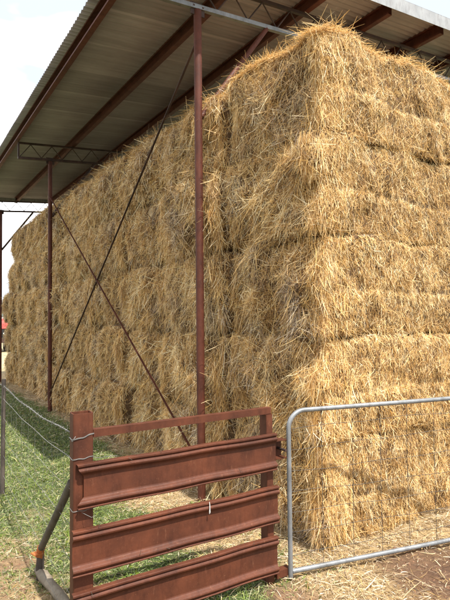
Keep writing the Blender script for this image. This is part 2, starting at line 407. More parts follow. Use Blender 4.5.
ROWN = ['bottom', 'second lowest', 'middle', 'second highest', 'top']
ORD = ['first', 'second', 'third', 'fourth', 'fifth', 'sixth', 'seventh', 'eighth', 'ninth', 'tenth', 'eleventh']
NEARD = 19000
meshes = {}
for r in range(5):
    meshes[(0, r)] = make_bale(10 + r, NEARD, .0031, (1.0, .85), top=(r == 4), depth_end=2.4, corner=True)
    meshes[(1, r)] = make_bale(20 + r, 15000, .0037, (0, 1.0), top=(r == 4))
mid = [make_bale(40 + i, 11500, .0043, (0, 1.0)) for i in range(5)]
midt = [make_bale(50 + i, 11500, .0043, (0, 1.0), top=True) for i in range(2)]
far = [make_bale(60 + i, 6500, .0062, (0, 1.0)) for i in range(4)]
fart = [make_bale(70 + i, 6500, .0062, (0, 1.0), top=True) for i in range(2)]
jx = {0: 0.0, 1: -.06}
rr = random.Random(5)
for j in range(10):
    colh = 1 + .045 * min(1, j / 8)
    cx = jx.get(j, rr.uniform(-.07, .04))
    for r in range(5):
        if j < 2: me = meshes[(j, r)]
        elif j < 5: me = rr.choice(midt if r == 4 else mid)
        else: me = rr.choice(fart if r == 4 else far)
        o = bpy.data.objects.new('straw_bale', me); COL.objects.link(o)
        dx = cx + (rr.uniform(-.05, .05) if j != 1 else (-.02, 0, .02, -.01, .02)[r]); dy = rr.uniform(-.012, .012)
        if j == 0: dy = (0, .008, -.004, .006, -.016)[r]; dx = (0, -.006, .006, -.008, .004)[r]
        if j == 9: dx += (.0, .10, .0, .08, .16)[r]; dy += (-.02, .08, 0, .02, -.25)[r]
        dz = 0
        sz = colh * (1 if r < 4 else .93 if j == 1 else rr.uniform(.97, 1.03) if j else 1)
        o.location = (dx, j * 1.243 + dy, r * BH * colh + dz); o.scale = (1, .992 if j else 1, sz * (.990 if j else .998))
        o.rotation_euler = (0, 0, math.radians(rr.uniform(-.8, .8)))
        if j == 0:
            lab = f'golden straw bale at the near corner facing the gate, {ROWN[r]} row of five'
        elif j == 9:
            lab = f'straw bale at the far end of the left face, {ROWN[r]} row of five'
        else:
            lab = f'{ROWN[r]} row straw bale, {ORD[j]} from the near corner along the left face'
        tag(o, lab, 'straw bale', 'straw bales stacked under the shed roof')
# the next bales deep along the end face, just past the right edge of the view
for r in range(5):
    o = bpy.data.objects.new('straw_bale', meshes[(0, r)]); COL.objects.link(o)
    o.location = (2.43, (.0, .02, -.01, .015, -.01)[r], r * BH)
    tag(o, f'straw bale deeper along the right end face, beyond the corner bale, {ROWN[r]} row', 'straw bale', 'straw bales stacked under the shed roof')

# ------------------------------------------------------------------ ground
def sstep(a, b, x): 
    t = np.clip((x - a) / (b - a), 0, 1); return t * t * (3 - 2 * t)
gk = np.random.default_rng(3)
_kd = gk.normal(size=(30, 2)); _kd /= np.linalg.norm(_kd, axis=1, keepdims=True)
_lam = np.exp(gk.uniform(math.log(.12), math.log(2.2), 30)); _kk = _kd * (2*np.pi/_lam)[:, None]; _ph = gk.uniform(0, 6.28, 30)
def fbm(x, y, sl=slice(None)):
    q = np.stack([x, y], -1) @ _kk[sl].T + _ph[sl]
    return np.sin(q).mean(-1) * 2.2
def blob(x, y, cx, cy, r, soft=.6):
    d = np.hypot(x - cx, y - cy) + fbm(x, y) * .12
    return 1 - sstep(r * (1 - soft), r * (1 + soft * .5), d)
def zones(x, y):
    """returns grass, straw, darksoil, redsoil weights 0..1"""
    n = fbm(x, y)
    straw = np.zeros_like(x)
    # litter strip round the stack foot
    dxs = np.maximum(np.maximum(-x, x - 2.4), 0); dys = np.maximum(np.maximum(-y, y - 13.4), 0)
    ds = np.hypot(dxs, dys)
    straw = np.maximum(straw, 1 - sstep(.10, .42, ds + n * .15))
    for cx, cy, r, w in ((-.5, 1.65, .42, .9), (-.40, .55, .42, .95), (-.1, -.25, .55, 1), (.7, -.25, .5, 1), (-.36, 2.3, .3, .8),
                         (-.30, -.42, .30, .9), (-1.95, 1.3, .42, .55), (-2.1, .65, .42, .8), (-1.65, .45, .3, .45), (-1.62, 1.9, .22, .30), (.2, -1.2, .9, .55),(-2.4,2.0,.5,.6)):
        straw = np.maximum(straw, w * blob(x, y, cx, cy, r))
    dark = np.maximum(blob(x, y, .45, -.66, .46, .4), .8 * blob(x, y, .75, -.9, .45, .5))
    red = np.maximum(blob(x, y, -.60, -.30, .24, .5), blob(x, y, -1.88, 1.12, .13, .5))
    red = np.maximum(red, .8 * blob(x, y, -2.1, .75, .25, .6)); red = np.maximum(red, .7 * blob(x, y, -.9, -.7, .5, .6))
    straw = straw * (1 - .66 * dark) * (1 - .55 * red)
    grass = sstep(-.05, .12, -x - .08 + n * .08) * sstep(-.2, .1, y + .25 + n * .15)
    grass = np.maximum(grass, sstep(13.6, 14.5, y)); grass = np.maximum(grass, sstep(2.9, 3.3, x))
    grass = np.maximum(grass, sstep(.2, 1.2, -y - 1.2) * .7)
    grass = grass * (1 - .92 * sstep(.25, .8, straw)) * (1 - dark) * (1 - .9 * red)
    return np.clip(grass, 0, 1), np.clip(straw, 0, 1), dark, red
def gheight(x, y):
    return .018 * fbm(x, y, slice(0, 15)) * np.exp(-((x + .5) ** 2 + (y - 2) ** 2) / 90)
def axisv(lo, hi, step, far_):
    c = np.arange(lo, hi + 1e-6, step); o = []
    d = step; x = hi
    while x < far_: d *= 1.35; x += d; o.append(x)
    i = []; d = step; x = lo
    while x > -far_: d *= 1.35; x -= d; i.append(x)
    return np.array(i[::-1] + list(c) + o)
gx = axisv(-3.6, 2.0, .04, 700); gy = axisv(-1.6, 6.0, .04, 700)
A, B = np.meshgrid(gx, gy, indexing='ij'); xs, ys = A.ravel(), B.ravel()
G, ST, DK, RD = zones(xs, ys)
Vg = np.stack([xs, ys, gheight(xs, ys)], 1)
idx = np.arange(xs.size).reshape(len(gx), len(gy))
Fg = np.stack([idx[:-1, :-1], idx[1:, :-1], idx[1:, 1:], idx[:-1, 1:]], -1).reshape(-1, 4)
m, nt, b = mat('farmyard_ground'); L = nt.links; M_ground = m
at = nd(nt, 'ShaderNodeAttribute', attribute_name='tone'); sp = nd(nt, 'ShaderNodeSeparateColor'); L.new(at.outputs['Color'], sp.inputs[0])
v = coords(nt, (1, 1, 1)); nf = noise(nt, v, 22, 8, .7); nm = noise(nt, v, 2.3, 5)
soil = ramp(nt, [(.25, (.07, .036, .020)), (.55, (.17, .088, .05)), (.8, (.28, .17, .10))]); L.new(nf.outputs['Fac'], soil.inputs['Fac'])
gr = ramp(nt, [(.25, (.03, .04, .012)), (.55, (.065, .085, .025)), (.8, (.15, .14, .06))]); L.new(nf.outputs['Fac'], gr.inputs['Fac'])
stc = ramp(nt, [(.25, (.16, .10, .05)), (.55, (.38, .27, .13)), (.8, (.55, .42, .22))]); L.new(nf.outputs['Fac'], stc.inputs['Fac'])
far_ = ramp(nt, [(.3, (.30, .24, .13)), (.7, (.42, .34, .19))]); L.new(nm.outputs['Fac'], far_.inputs['Fac'])
def mix(a, b_, f):
    x = nd(nt, 'ShaderNodeMixRGB'); L.new(a, x.inputs[1]); L.new(b_, x.inputs[2]); L.new(f, x.inputs[0]); return x.outputs[0]
c = mix(soil.outputs[0], gr.outputs[0], sp.outputs[0]); c = mix(c, stc.outputs[0], sp.outputs[1])
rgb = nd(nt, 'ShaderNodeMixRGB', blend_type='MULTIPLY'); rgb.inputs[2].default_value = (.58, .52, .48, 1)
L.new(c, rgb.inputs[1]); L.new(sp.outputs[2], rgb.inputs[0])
geo = nd(nt, 'ShaderNodeNewGeometry'); sx = nd(nt, 'ShaderNodeSeparateXYZ'); L.new(geo.outputs['Position'], sx.inputs[0])
mrf = nd(nt, 'ShaderNodeMapRange'); mrf.inputs['From Min'].default_value = 14; mrf.inputs['From Max'].default_value = 17; L.new(sx.outputs['Y'], mrf.inputs['Value'])
c = mix(rgb.outputs[0], far_.outputs[0], mrf.outputs[0])
L.new(c, b.inputs['Base Color']); b.inputs['Roughness'].default_value = .95
bp = nd(nt, 'ShaderNodeBump'); bp.inputs['Distance'].default_value = .03; bp.inputs['Strength'].default_value = .8
L.new(nf.outputs['Fac'], bp.inputs['Height']); L.new(bp.outputs[0], b.inputs['Normal'])
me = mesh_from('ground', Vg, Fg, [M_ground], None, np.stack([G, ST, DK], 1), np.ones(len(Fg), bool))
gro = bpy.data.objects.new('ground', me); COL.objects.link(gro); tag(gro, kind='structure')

# scatter of blades / stalks
def scatter(name, material, x, y, Ln, W, tiltlo, tilthi, tone, curlamp, droop, lift, nseg=2):
    g = rng; n = len(x)
    P = np.stack([x, y, gheight(x, y) + lift], 1)
    az = g.uniform(0, 6.283, n); el = g.uniform(tiltlo, tilthi, n)
    D = np.stack([np.cos(az) * np.cos(el), np.sin(az) * np.cos(el), np.sin(el)], 1)
    Nf = np.stack([np.sin(az), -np.cos(az), np.zeros(n)], 1) * .0 + np.array([0, 0, 1.]) * np.cos(el)[:, None] + g.normal(size=(n, 3)) * .5
    Vr = ribbons(P, D, Nf, Ln, W, g.normal(size=(n, 3)) * curlamp * [1, 1, .25], droop, nseg)
    t = np.clip(tone, 0, 1)
    T = np.repeat(np.stack([t, g.random(n)], 1), (nseg + 1) * 2, axis=0)
    me = mesh_from(name, Vr.reshape(-1, 3), quads(n, nseg, 0), [material], None, T)
    o = bpy.data.objects.new(name, me); COL.objects.link(o); return o
def seeds(n, x0, x1, y0, y1, w):
    x = rng.uniform(x0, x1, n); y = rng.uniform(y0, y1, n); k = rng.random(n) < w(x, y); return x[k], y[k]
pat = lambda x, y: np.clip(.62 + fbm(x, y, slice(5, 30)) * .6, .08, 1)
x1, y1 = seeds(150000, -3.2, .0, -.4, 3.6, lambda x, y: zones(x, y)[0] * pat(x, y))
x2, y2 = seeds(70000, -3.2, .0, 3.6, 9.5, lambda x, y: zones(x, y)[0] * (.4 + .6 * pat(x, y)))
x3, y3 = seeds(40000, -6.5, 0, 9.5, 18, lambda x, y: zones(x, y)[0]); x4, y4 = seeds(30000, -8, -3.2, -1, 9.5, lambda x, y: zones(x, y)[0])
x = np.concatenate([x1, x2, x3, x4]); y = np.concatenate([y1, y2, y3, y4]); n = len(x)
sc = np.concatenate([np.full(len(x1), 1.), np.full(len(x2), 1.5), np.full(len(x3) + len(x4), 2.4)])
tone = .42 + fbm(x, y) * .14 + rng.normal(size=n) * .17
dead = rng.random(n) < .2; tone[dead] = rng.uniform(.85, 1, dead.sum())
tall = rng.random(n) < .04
Ln = rng.uniform(.018, .065, n) * (.7 + .3 * sc) * np.where(tall, 1.9, 1)
o = scatter('grass', M_grass, x, y, Ln, rng.uniform(.003, .007, n) * sc, .25, 1.4, tone, .35, .35, -.004)
tag(o, 'short green grass between wire fence and straw stack', 'grass', kind='stuff')
# clumps of broad weed leaves
x1, y1 = seeds(9000, -2.6, -.15, -.3, 3.4, lambda x, y: zones(x, y)[0] * (fbm(x * 1.7 + 3, y * 1.7) > .25))
n = len(x1)
o = scatter('weeds', M_grass, x1, y1, rng.uniform(.02, .05, n), rng.uniform(.009, .018, n), .1, .9, .5 + rng.normal(size=n) * .12, .3, .4, .006)
tag(o, 'broad leaved green weeds growing through the grass', 'weeds', kind='stuff')
# loose straw
x1, y1 = seeds(120000, -2.6, 1.6, -1.5, 3.4, lambda x, y: np.clip((1 - .25 * sstep(-.9, -1.3, x)) * zones(x, y)[1] * (.55 + .5 * np.clip(.5 + fbm(x, y, slice(8, 30)), 0, 1)) + .035, 0, 1))
inside = (x1 > .05) & (y1 > .05); x1, y1 = x1[~inside], y1[~inside]
x2, y2 = seeds(16000, -.8, 0., 3.4, 13, lambda x, y: zones(x, y)[1] + .05)
x = np.concatenate([x1, x2]); y = np.concatenate([y1, y2]); n = len(x)
sc = np.concatenate([np.full(len(x1), 1.), np.full(len(x2), 1.6)])
o = scatter('straw_litter', M_litter, x, y, np.clip(np.exp(rng.normal(-3.2, .6, n)) * (1 - .35 * sstep(-.9, -1.4, x)), .012, .25), rng.uniform(.0016, .0045, n) * sc * (1 - .25 * sstep(-.9, -1.4, x)), -.05, .35,
            .48 + rng.normal(size=n) * .27 + fbm(x, y) * .08, .25, .15, rng.uniform(.002, .03, n), 3)
tag(o, 'loose golden straw strewn at the foot of the stack and under the gate', 'loose straw', kind='stuff')
# small clods and stones on the bare soil
x1, y1 = seeds(5000, -2.4, 1.4, -1.3, 1.6, lambda x, y: np.clip(zones(x, y)[2] + zones(x, y)[3], .0, 1) + .03)
bm = MB()
for xx, yy in zip(x1, y1):
    if xx > .02 and yy > .02: continue
    r_ = random.uniform(.003, .011) * random.choice((1, 1, 1.5)); zz = float(gheight(np.array([xx]), np.array([yy]))[0])
    p = [(xx + r_*random.uniform(.7, 1.2)*a, yy + r_*random.uniform(.7, 1.2)*b_, zz + r_*.7*c_*random.uniform(.7, 1.2)) for a, b_, c_ in ((1,0,0),(0,1,0),(-1,0,0),(0,-1,0),(0,0,1))]
    bm.add(p, [(0,1,4),(1,2,4),(2,3,4),(3,0,4)])
M_clod = painted('reddish_soil_clods', (.10, .052, .03), (.22, .12, .07), (.3, .2, .13), .95)
tag(bm.build('soil_clods', M_clod), 'small reddish soil clods on the bare patches by the gate', 'soil clods', kind='stuff')

# ------------------------------------------------------------------ the shed
shed = empty('hay_shed', (-.22, 1.404, 0)); base = Vector(shed.location)
tag(shed, 'open steel hay shed with corrugated roof on thin red brown posts over the straw', 'shed')
def sub(o):
    o.matrix_parent_inverse = Matrix.Translation(-base); return o
def K(mb, name, mat_, parent=None):
    o = mb.build(name, mat_, parent or shed)
    if parent is None: sub(o)
    return o
SL = .085; PY = [1.404, 6.87, 12.1]; PX = -.22
zc = lambda x: 4.70 + SL * x       # bottom chord
zt = lambda x: 4.97 + SL * x       # top chord
XE = 8.9
# posts
def post(x, y, r, top):
    mb = MB(); mb.tube([(x, y, -.05), (x, y, top)], r, 16)
    o = K(mb, 'post', M_redpost)
    mb = MB()
    mb.box((x - .075, y - .006, top - .05), (x + .075, y + .006, top + .07)); 
    c_ = K(mb, 'cap_plate', M_darksteel, o)
    for dx in (-.05, .05):
        mb = MB(); mb.tube([(x + dx, y - .022, top + .03), (x + dx, y + .022, top + .03)], .011, 6)
        K(mb, 'bolt', M_darksteel, o)
    return o
for i, y_ in enumerate(PY):
    post(PX, y_, .038 if i < 3 else .05, zc(PX) - .03)
    post(XE - .5, y_, .045, zc(XE - .5) - .03)
# trusses
def truss(y_, chord, web, name_lab):
    t = empty('truss', (0, 0, 0)); t.parent = shed; sub(t)
    x0 = -.79; x1_ = XE
    mb = MB(); mb.bar((x0, y_, zc(x0)), (x1_, y_, zc(x1_)), .042, .042); mb.build('bottom_chord', chord, t)
    mb = MB(); mb.bar((x0, y_, zt(x0)), (x1_, y_, zt(x1_)), .034, .034); mb.build('top_chord', web, t)
    mb = MB(); mb.bar((x0 + .01, y_, zc(x0) + .022), (x0 + .01, y_, zt(x0) - .018), .03, .03, (1, 0, 0))
    x_ = x0 + .03; k = 0; st = .19
    while x_ < x1_ - st:
        a = (x_, y_, zc(x_) + .02); b_ = (x_ + st, y_, zt(x_ + st) - .015)
        if k % 2: a, b_ = (x_, y_, zt(x_) - .015), (x_ + st, y_, zc(x_ + st) + .02)
        mb.tube([a, b_], .008, 6); x_ += st; k += 1
    mb.build('web_rods', web, t)
for i, y_ in enumerate(PY):
    truss(y_, M_galv if i == 0 else M_darksteel, M_darksteel, '')
    mb = MB(); mb.tube([(PX + .03, y_, 3.62), (PX + .84, y_, zc(PX + .84) - .02)], .026, 10)
    K(mb, 'knee_brace', M_redpost if i == 0 else M_darksteel)
# purlins: C sections
pur = [(-.02, 0), (.045, 0), (.045, .02), (.042, .02), (.042, .004), (-.016, .004), (-.016, .146), (.042, .146), (.042, .13), (.045, .13), (.045, .15), (-.02, .15)]
YN, YF = .98, 12.35
for x_ in [-.80, .22, 1.19, 2.12, 3.13, 4.1, 5.1, 6.1, 7.1, 8.1, 8.85]:
    z_ = zt(x_) + .018
    mb = MB(); mb.prof(pur, (x_, YF, z_), (x_, YN + .01, z_)); n_ = len(pur)
    mb.box((x_ - .02, YF - .002, z_ + .0), (x_ + .02, YF, z_ + .15))
    K(mb, 'purlin', M_purlin)
# corrugated sheets
pitch = .0762; nper = 8; ny = int((YF + .12 - YN) / pitch * nper)
yy = YN - .02 + np.arange(ny + 1) * pitch / nper
lap = (np.floor((yy - YN) / .762) % 2) * .004
zz = .011 * np.cos((yy - YN) * 2 * np.pi / pitch) + lap
xx = np.linspace(-.95, XE + .15, 12)
V = []; 
for lyr, dz in enumerate((0, .0012)):
    for x_ in xx:
        V.append(np.stack([np.full(len(yy), x_), yy, zt(x_) + .178 + zz + dz], 1))
V = np.concatenate(V); n1_ = len(yy); F = []
nx = len(xx)
idx = np.arange(2 * nx * n1_).reshape(2, nx, n1_)
q0 = np.stack([idx[0, :-1, :-1], idx[0, :-1, 1:], idx[0, 1:, 1:], idx[0, 1:, :-1]], -1).reshape(-1, 4)
q1 = np.stack([idx[1, :-1, :-1], idx[1, 1:, :-1], idx[1, 1:, 1:], idx[1, :-1, 1:]], -1).reshape(-1, 4)
qe = np.stack([idx[0, 0, :-1], idx[1, 0, :-1], idx[1, 0, 1:], idx[0, 0, 1:]], -1)
F = np.concatenate([q0, q1, qe])
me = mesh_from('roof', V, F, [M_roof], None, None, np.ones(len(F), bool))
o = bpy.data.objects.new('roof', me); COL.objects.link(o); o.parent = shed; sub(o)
# barge flashing near end, plain trim at the far end
for (ya, yb, nm_) in ((YN - .045, YN - .03, 'barge_flashing'), (YF + .105, YF + .115, 'barge_flashing')):
    mb = MB()
    x0, x1_ = -.96, XE + .16
    mb.bar((x0, (ya + yb) / 2, zt(x0) + .135), (x1_, (ya + yb) / 2, zt(x1_) + .135), .004, .15)
    mb.bar((x0, (ya + yb) / 2 + (.06 if ya < 5 else -.06), zt(x0) + .213), (x1_, (ya + yb) / 2 + (.06 if ya < 5 else -.06), zt(x1_) + .213), .125, .004)
    K(mb, nm_, M_barge)
# cross bracing, flat straps from post to post
for (a, b_) in (((PX, PY[0] + .03, 4.35), (PX, PY[1] - .03, .35)), ((PX - .012, PY[1] - .03, 3.98), (PX - .012, PY[0] + .03, .35))):
    mb = MB(); mb.bar(a, b_, .006, .023, (1, 0, 0)); o = K(mb, 'cross_brace', M_darksteel if a[1] < 3 else M_redpost)

# ------------------------------------------------------------------ steel panel fence (front)
A0 = Vector((-1.852, -.078, 0)); B0 = Vector((-.565, -.14, 0)); gd = (B0 - A0).normalized(); gn = Vector((gd.y, -gd.x, 0))  # gn towards camera
panel = empty('steel_panel_fence', (-1.78, -.01, 0)); pb = Vector(panel.location)
tag(panel, 'red oxide steel fence panel with three wide folded rails between two posts', 'fence panel')
def KP(mb, name, mat_, parent=None):
    o = mb.build(name, mat_, parent or panel)
    if parent is None: o.matrix_parent_inverse = Matrix.Translation(-pb)
    return o
# hollow section left post with rounded corners
def rrect(w, h, r, k=4):
    out = []
    for cx, cy, a0 in ((w/2-r, h/2-r, 0), (-w/2+r, h/2-r, 90), (-w/2+r, -h/2+r, 180), (w/2-r, -h/2+r, 270)):
        for i in range(k + 1):
            a = math.radians(a0 + 90 * i / k); out.append((cx + r*math.cos(a), cy + r*math.sin(a)))
    return out
def hollow(mb, c0, w, h, t, z0, z1, r=.012):
    o_ = rrect(w, h, r); i_ = rrect(w-2*t, h-2*t, max(r-t, .003)); n = len(o_)
    ca, sa = gd.x, gd.y
    tr = lambda p, z: (c0[0] + p[0]*ca - p[1]*sa, c0[1] + p[0]*sa + p[1]*ca, z)
    vs = [tr(p, z0) for p in o_] + [tr(p, z1) for p in o_] + [tr(p, z1) for p in i_] + [tr(p, z1 - .25) for p in i_]
    fs = []
    for k in range(n):
        j = (k + 1) % n
        fs += [(k, j, n+j, n+k), (n+k, n+j, 2*n+j, 2*n+k), (2*n+k, 2*n+j, 3*n+j, 3*n+k)]
    fs.append(tuple(range(3*n, 4*n)))
    mb.add(vs, fs)
mb = MB(); hollow(mb, (-1.785, .0), .106, .085, .006, -.1, 1.205); lpost = KP(mb, 'post', M_red)
mb = MB(); hollow(mb, (B0.x - .028, B0.y + .082), .05, .08, .004, -.1, 1.072, .006); rpost = KP(mb, 'post', M_red)
mb = MB(); p0 = Vector((-1.73, -.012, 1.092)); p1 = Vector((B0.x - .002, B0.y + .08, 1.092)); mb.bar(p0, p1, .042, .04); KP(mb, 'top_rail', M_red)
line = [(.035, .115), (.006, .115), (0, .112), (0, .104), (.007, .100), (.011, .096), (.006, .092), (.001, .088), (-.002, .082), (0, .074), (.006, .067), (.015, .060), (.019, .055), (.021, .048),
        (.021, -.058), (.019, -.064), (.014, -.069), (.004, -.075), (0, -.080), (-.002, -.087), (.001, -.094), (.007, -.099), (.012, -.104), (.007, -.107), (.002, -.11), (.004, -.115), (.035, -.116)]
line = [(-a, b_) for a, b_ in line]   # + across = towards camera
for i, hz in enumerate((.836, .500, .187)):
    mb = MB()
    pf = offs(line, -.0028)
    # sampled along its length so the metal is not dead straight
    a = A0 + Vector((0, 0, hz)) + gd * (.0 if i else .026); b_ = B0 + Vector((0, 0, hz + .002)) + gd * (.01 * (i == 1))
    off = None
    if i == 0: off = lambda u, v: .055 * max(0, 1 - (v / .085) ** 2) + .004 * math.sin(v * 90)
    NS = 14; d = (b_ - a) / NS
    rings = []
    for k in range(NS + 1):
        c_ = a + d * k + gn * (.0022 * math.sin(k * 1.3 + i)) + Vector((0, 0, .0018 * math.sin(k * .9 + 2 * i)))
        for (u, v_) in pf:
            e = off(u, v_) if (off and k == 0) else 0
            rings.append(c_ + gn * (u + .0) + Vector((0, 0, v_)) + gd * e)
    n_ = len(pf)
    mb.add(rings, [(k*n_+q, k*n_+(q+1) % n_, (k+1)*n_+(q+1) % n_, (k+1)*n_+q) for k in range(NS) for q in range(n_)], False)
    h_ = n_ // 2
    for e_ in (0, NS):
        mb.add(rings[e_*n_:(e_+1)*n_], [(q, q+1, n_-2-q, n_-1-q) for q in range(h_-1)])
    KP(mb, 'rail', M_red)
# brackets on the right side
bkt = MB(); e = B0 + gd * .004
for (z0, z1, ln) in ((.785, .90, .085),):
    c0 = e + Vector((0, .06, 0))
    bkt.bar(c0 + Vector((0, .02, (z0+z1)/2)), c0 + gd * ln + Vector((0, .02, (z0+z1)/2)), .005, z1 - z0)
    bkt.bar(c0 + Vector((0, -.012, z1)), c0 + gd * ln + Vector((0, -.012, z1)), .062, .005)
    bkt.bar(c0 + Vector((0, -.012, z0)), c0 + gd * ln + Vector((0, -.012, z0)), .062, .005)
br = KP(bkt, 'latch_bracket', M_red)
mb = MB(); c0 = e + Vector((0, .05, .84)) + gd * .055; mb.tube([c0 + Vector((0, .04, 0)), c0 + Vector((0, -.06, 0))], .009, 8); mb.build('bolt', M_darksteel, br)
mb = MB(); c0 = e + Vector((0, .05, .05)); mb.bar(c0, c0 + gd * .11, .05, .045); KP(mb, 'foot_bracket', M_red)
# wire ties round the left post, with frayed ends
def tie(z0, sag, r, ends):
    mb = MB(); pts = []
    for k in range(33):
        t = k / 32 * 2 * math.pi
        c_ = math.cos(t); s_ = math.sin(t); q = max(abs(c_) / .0555, abs(s_) / .0450)
        pts.append((-1.785 + c_ / q + .0, .0 + s_ / q, z0 + sag * c_ + .003 * math.sin(5 * t)))
    mb.tube(pts, r, 6); mb.tube([(p[0], p[1], p[2] + r * 2.1) for p in pts[14:30]], r, 6)
    for en in ends: mb.tube(en, r, 6)
    return KP(mb, 'wire_tie', M_wire)
tie(1.082, .012, .0016, [[(-1.845, -.05, 1.07), (-1.86, -.07, 1.075), (-1.85, -.085, 1.09), (-1.84, -.08, 1.10)]])
tie(.972, .003, .0012, [[(-1.74, -.05, .972), (-1.71, -.07, .97), (-1.68, -.05, .965), (-1.60, -.03, .955)]])
tie(.705, .0, .001, [[(-1.80, -.052, .70), (-1.77, -.12, .69), (-1.75, -.13, .70)]])
# a pale dropping and thin stalks caught on the rails
mb = MB(); p = A0 + gd * .785
mb.tube([p + gn * .005 + Vector((0, 0, .622)), p + gn * .009 + Vector((0, 0, .605)), p + gn * .007 + Vector((.001, 0, .585)), p + gn * .006 + Vector((.001, 0, .562)), p + gn * .004 + Vector((0, 0, .552))], .003, 7, True, [.0012, .0022, .0026, .0048, .002])
o = mb.build('white_drip', M_cream); tag(o, 'white dried drip hanging from the top edge of the middle wide steel rail', 'drip')
for k in range(9):
    i_ = k % 3; s_ = random.uniform(.05, 1.15); hz = (.836, .5, .187)[i_]; z = hz + random.choice((.117, -.078))
    p = A0 + gd * s_ + gn * .004 + Vector((0, 0, z)); dz = random.uniform(-.03, .03)
    mb = MB(); mb.tube([p, p + Vector((random.uniform(-.02, .02), -.004, dz))], .0013, 5)
    o = mb.build('straw_stalk', M_litter)
    tag(o, f'thin short straw stalk caught on the {("top", "middle", "bottom")[i_]} wide red steel rail', 'straw stalk', 'straw stalks caught on the rails')

# ------------------------------------------------------------------ galvanised gate
g0 = Vector((-.462, -.128, 0)); g1 = Vector((.803, -.440, 0)); dd = (g1 - g0).normalized(); GL = 3.05
gate = empty('farm_gate', g0); gate_b = Vector(g0)
tag(gate, 'grey galvanised pipe gate with rounded corners and wire mesh infill', 'gate')
def KG(mb, name, mat_):
    o = mb.build(name, mat_, gate); o.matrix_parent_inverse = Matrix.Translation(-gate_b); return o
gp = lambda s, h: g0 + dd * s + Vector((0, 0, h))
R_ = .115; top_ = 1.083
pts = [gp(0, .012), gp(0, .3), gp(0, .6), gp(0, top_ - R_)]
for k in range(1, 9):
    a = math.radians(90 * k / 8); pts.append(gp(R_ - R_ * math.cos(a), top_ - R_ + R_ * math.sin(a)))
pts += [gp(1.0, top_ - .002), gp(2.0, top_ - .002)]
for k in range(0, 9):
    a = math.radians(90 * k / 8); pts.append(gp(GL - R_ + R_ * math.sin(a), top_ - R_ + R_ * math.cos(a)))
pts.append(gp(GL, .012))
mb = MB(); mb.tube(pts, .0155, 14); KG(mb, 'frame', M_galv)
mb = MB(); mb.tube([gp(.012, .052), gp(1.5, .05), gp(GL - .01, .052)], .0155, 14); KG(mb, 'bottom_rail', M_galv)
mb = MB(); mb.tube([gp(1.60, .06), gp(1.60, top_ - .01)], .012, 10); KG(mb, 'stay', M_galv)
mb = MB(); hv = [.15, .285, .42, .56, .70, .845, .97]
for i, h in enumerate(hv):
    pts = []
    for k in range(40):
        s_ = .012 + (GL - .024) * k / 39
        pts.append(gp(s_, h + .012 * math.sin(s_ * 1.7 + i) + .005 * math.sin(s_ * 9 + i * 2)) + Vector((0, .003 * math.sin(s_ * 5 + i), 0)))
    mb.tube(pts, .0016, 5, False)
s_ = .245
while s_ < GL - .1:
    w = random.uniform(-.012, .012)
    mb.tube([gp(s_, .055), gp(s_ + w * .4, .35), gp(s_ + w, .7), gp(s_ + w * .3, top_ - .005)], .0017, 5, False)
    s_ += .234
KG(mb, 'wire_mesh', M_oldwire)
hp = gp(GL + .09, 0)
mb = MB(); mb.tube([hp + Vector((0, 0, -.1)), hp + Vector((0, 0, 1.3))], .05, 14); o = mb.build('gate_post', M_redpost)
o.location = (0, 0, 0); tag(o, 'round steel gate post at the hinge side of the galvanised gate', 'gate post')

# ------------------------------------------------------------------ wire fence on the left
fence = empty('wire_fence', (-1.8, .04, 0)); fb = Vector(fence.location)
tag(fence, 'galvanised wire mesh stock fence running left from the red steel post', 'fence')
def KF(mb, name, mat_):
    o = mb.build(name, mat_, fence); o.matrix_parent_inverse = Matrix.Translation(-fb); return o
stn = [(-1.835, .03), (-1.725, 2.65), (-1.74, 6.2), (-1.72, 9.8), (-1.70, 13.4)]
for (x_, y_) in stn[1:]:
    mb = MB(); q = .03; 
    mb.tube([(x_ - .004, y_, -.05), (x_, y_, .5), (x_ + .006, y_, 1.12)], .021, 9, True, [.024, .021, .019]); KF(mb, 'fence_post', M_wood)
hs = [(1.10, 1.06), (.965, .935), (.80, .745), (.62, .56), (.44, .38), (.26, .19), (.10, .05)]
def wirept(i, s):      # s 0..4 stations
    k = min(int(s), 3); t = s - k; a, b_ = stn[k], stn[k + 1]
    h0 = hs[i][0] if k == 0 else hs[i][1]; h1 = hs[i][1]
    sag = (.035, .028, .02, .02, .015, .01, .01)[i] * 4 * t * (1 - t)
    return Vector((a[0] + (b_[0] - a[0]) * t, a[1] + (b_[1] - a[1]) * t, h0 + (h1 - h0) * t - sag + .004 * math.sin(17 * s + i)))
for i in range(7):
    pts = [wirept(i, k / 24) for k in range(97)]
    if i == 0:
        mb = MB()
        for ph_ in (0, math.pi):     # two strand twist with barbs
            tw = []
            for k in range(620):
                s = k / 619 * 2; p = wirept(0, s); a = k * .62 + ph_
                tw.append(p + Vector((.0024 * math.cos(a), 0, .0024 * math.sin(a))))
            mb.tube(tw, .0019, 5, False)
        mb.tube([wirept(0, 2 + k / 20) for k in range(41)], .003, 5, False)
        s = .03
        while s < 1.5:
            p = wirept(0, s)
            for q in range(3):
                v_ = Vector((random.uniform(-1, 1), random.uniform(-.4, .4), random.uniform(-1, 1))).normalized() * .013
                mb.tube([p - v_, p + v_], .0012, 4, False)
            s += .045
        KF(mb, 'barbed_wire', M_wire)
    else:
        if i == 1: mb2 = MB()
        mb2.tube(pts, .0011 if i > 1 else .0018, 5, False)
s = .06
while s < 2:
    pts = []
    for i in range(1, 7):
        p = wirept(i, s + .004 * math.sin(i * 2 + s * 31)); pts.append(p + Vector((.004 * math.sin(i * 3 + s * 9), 0, 0)))
    mb2.tube(pts, .0007, 4, False); s += .105
KF(mb2, 'wire_mesh', M_wire)

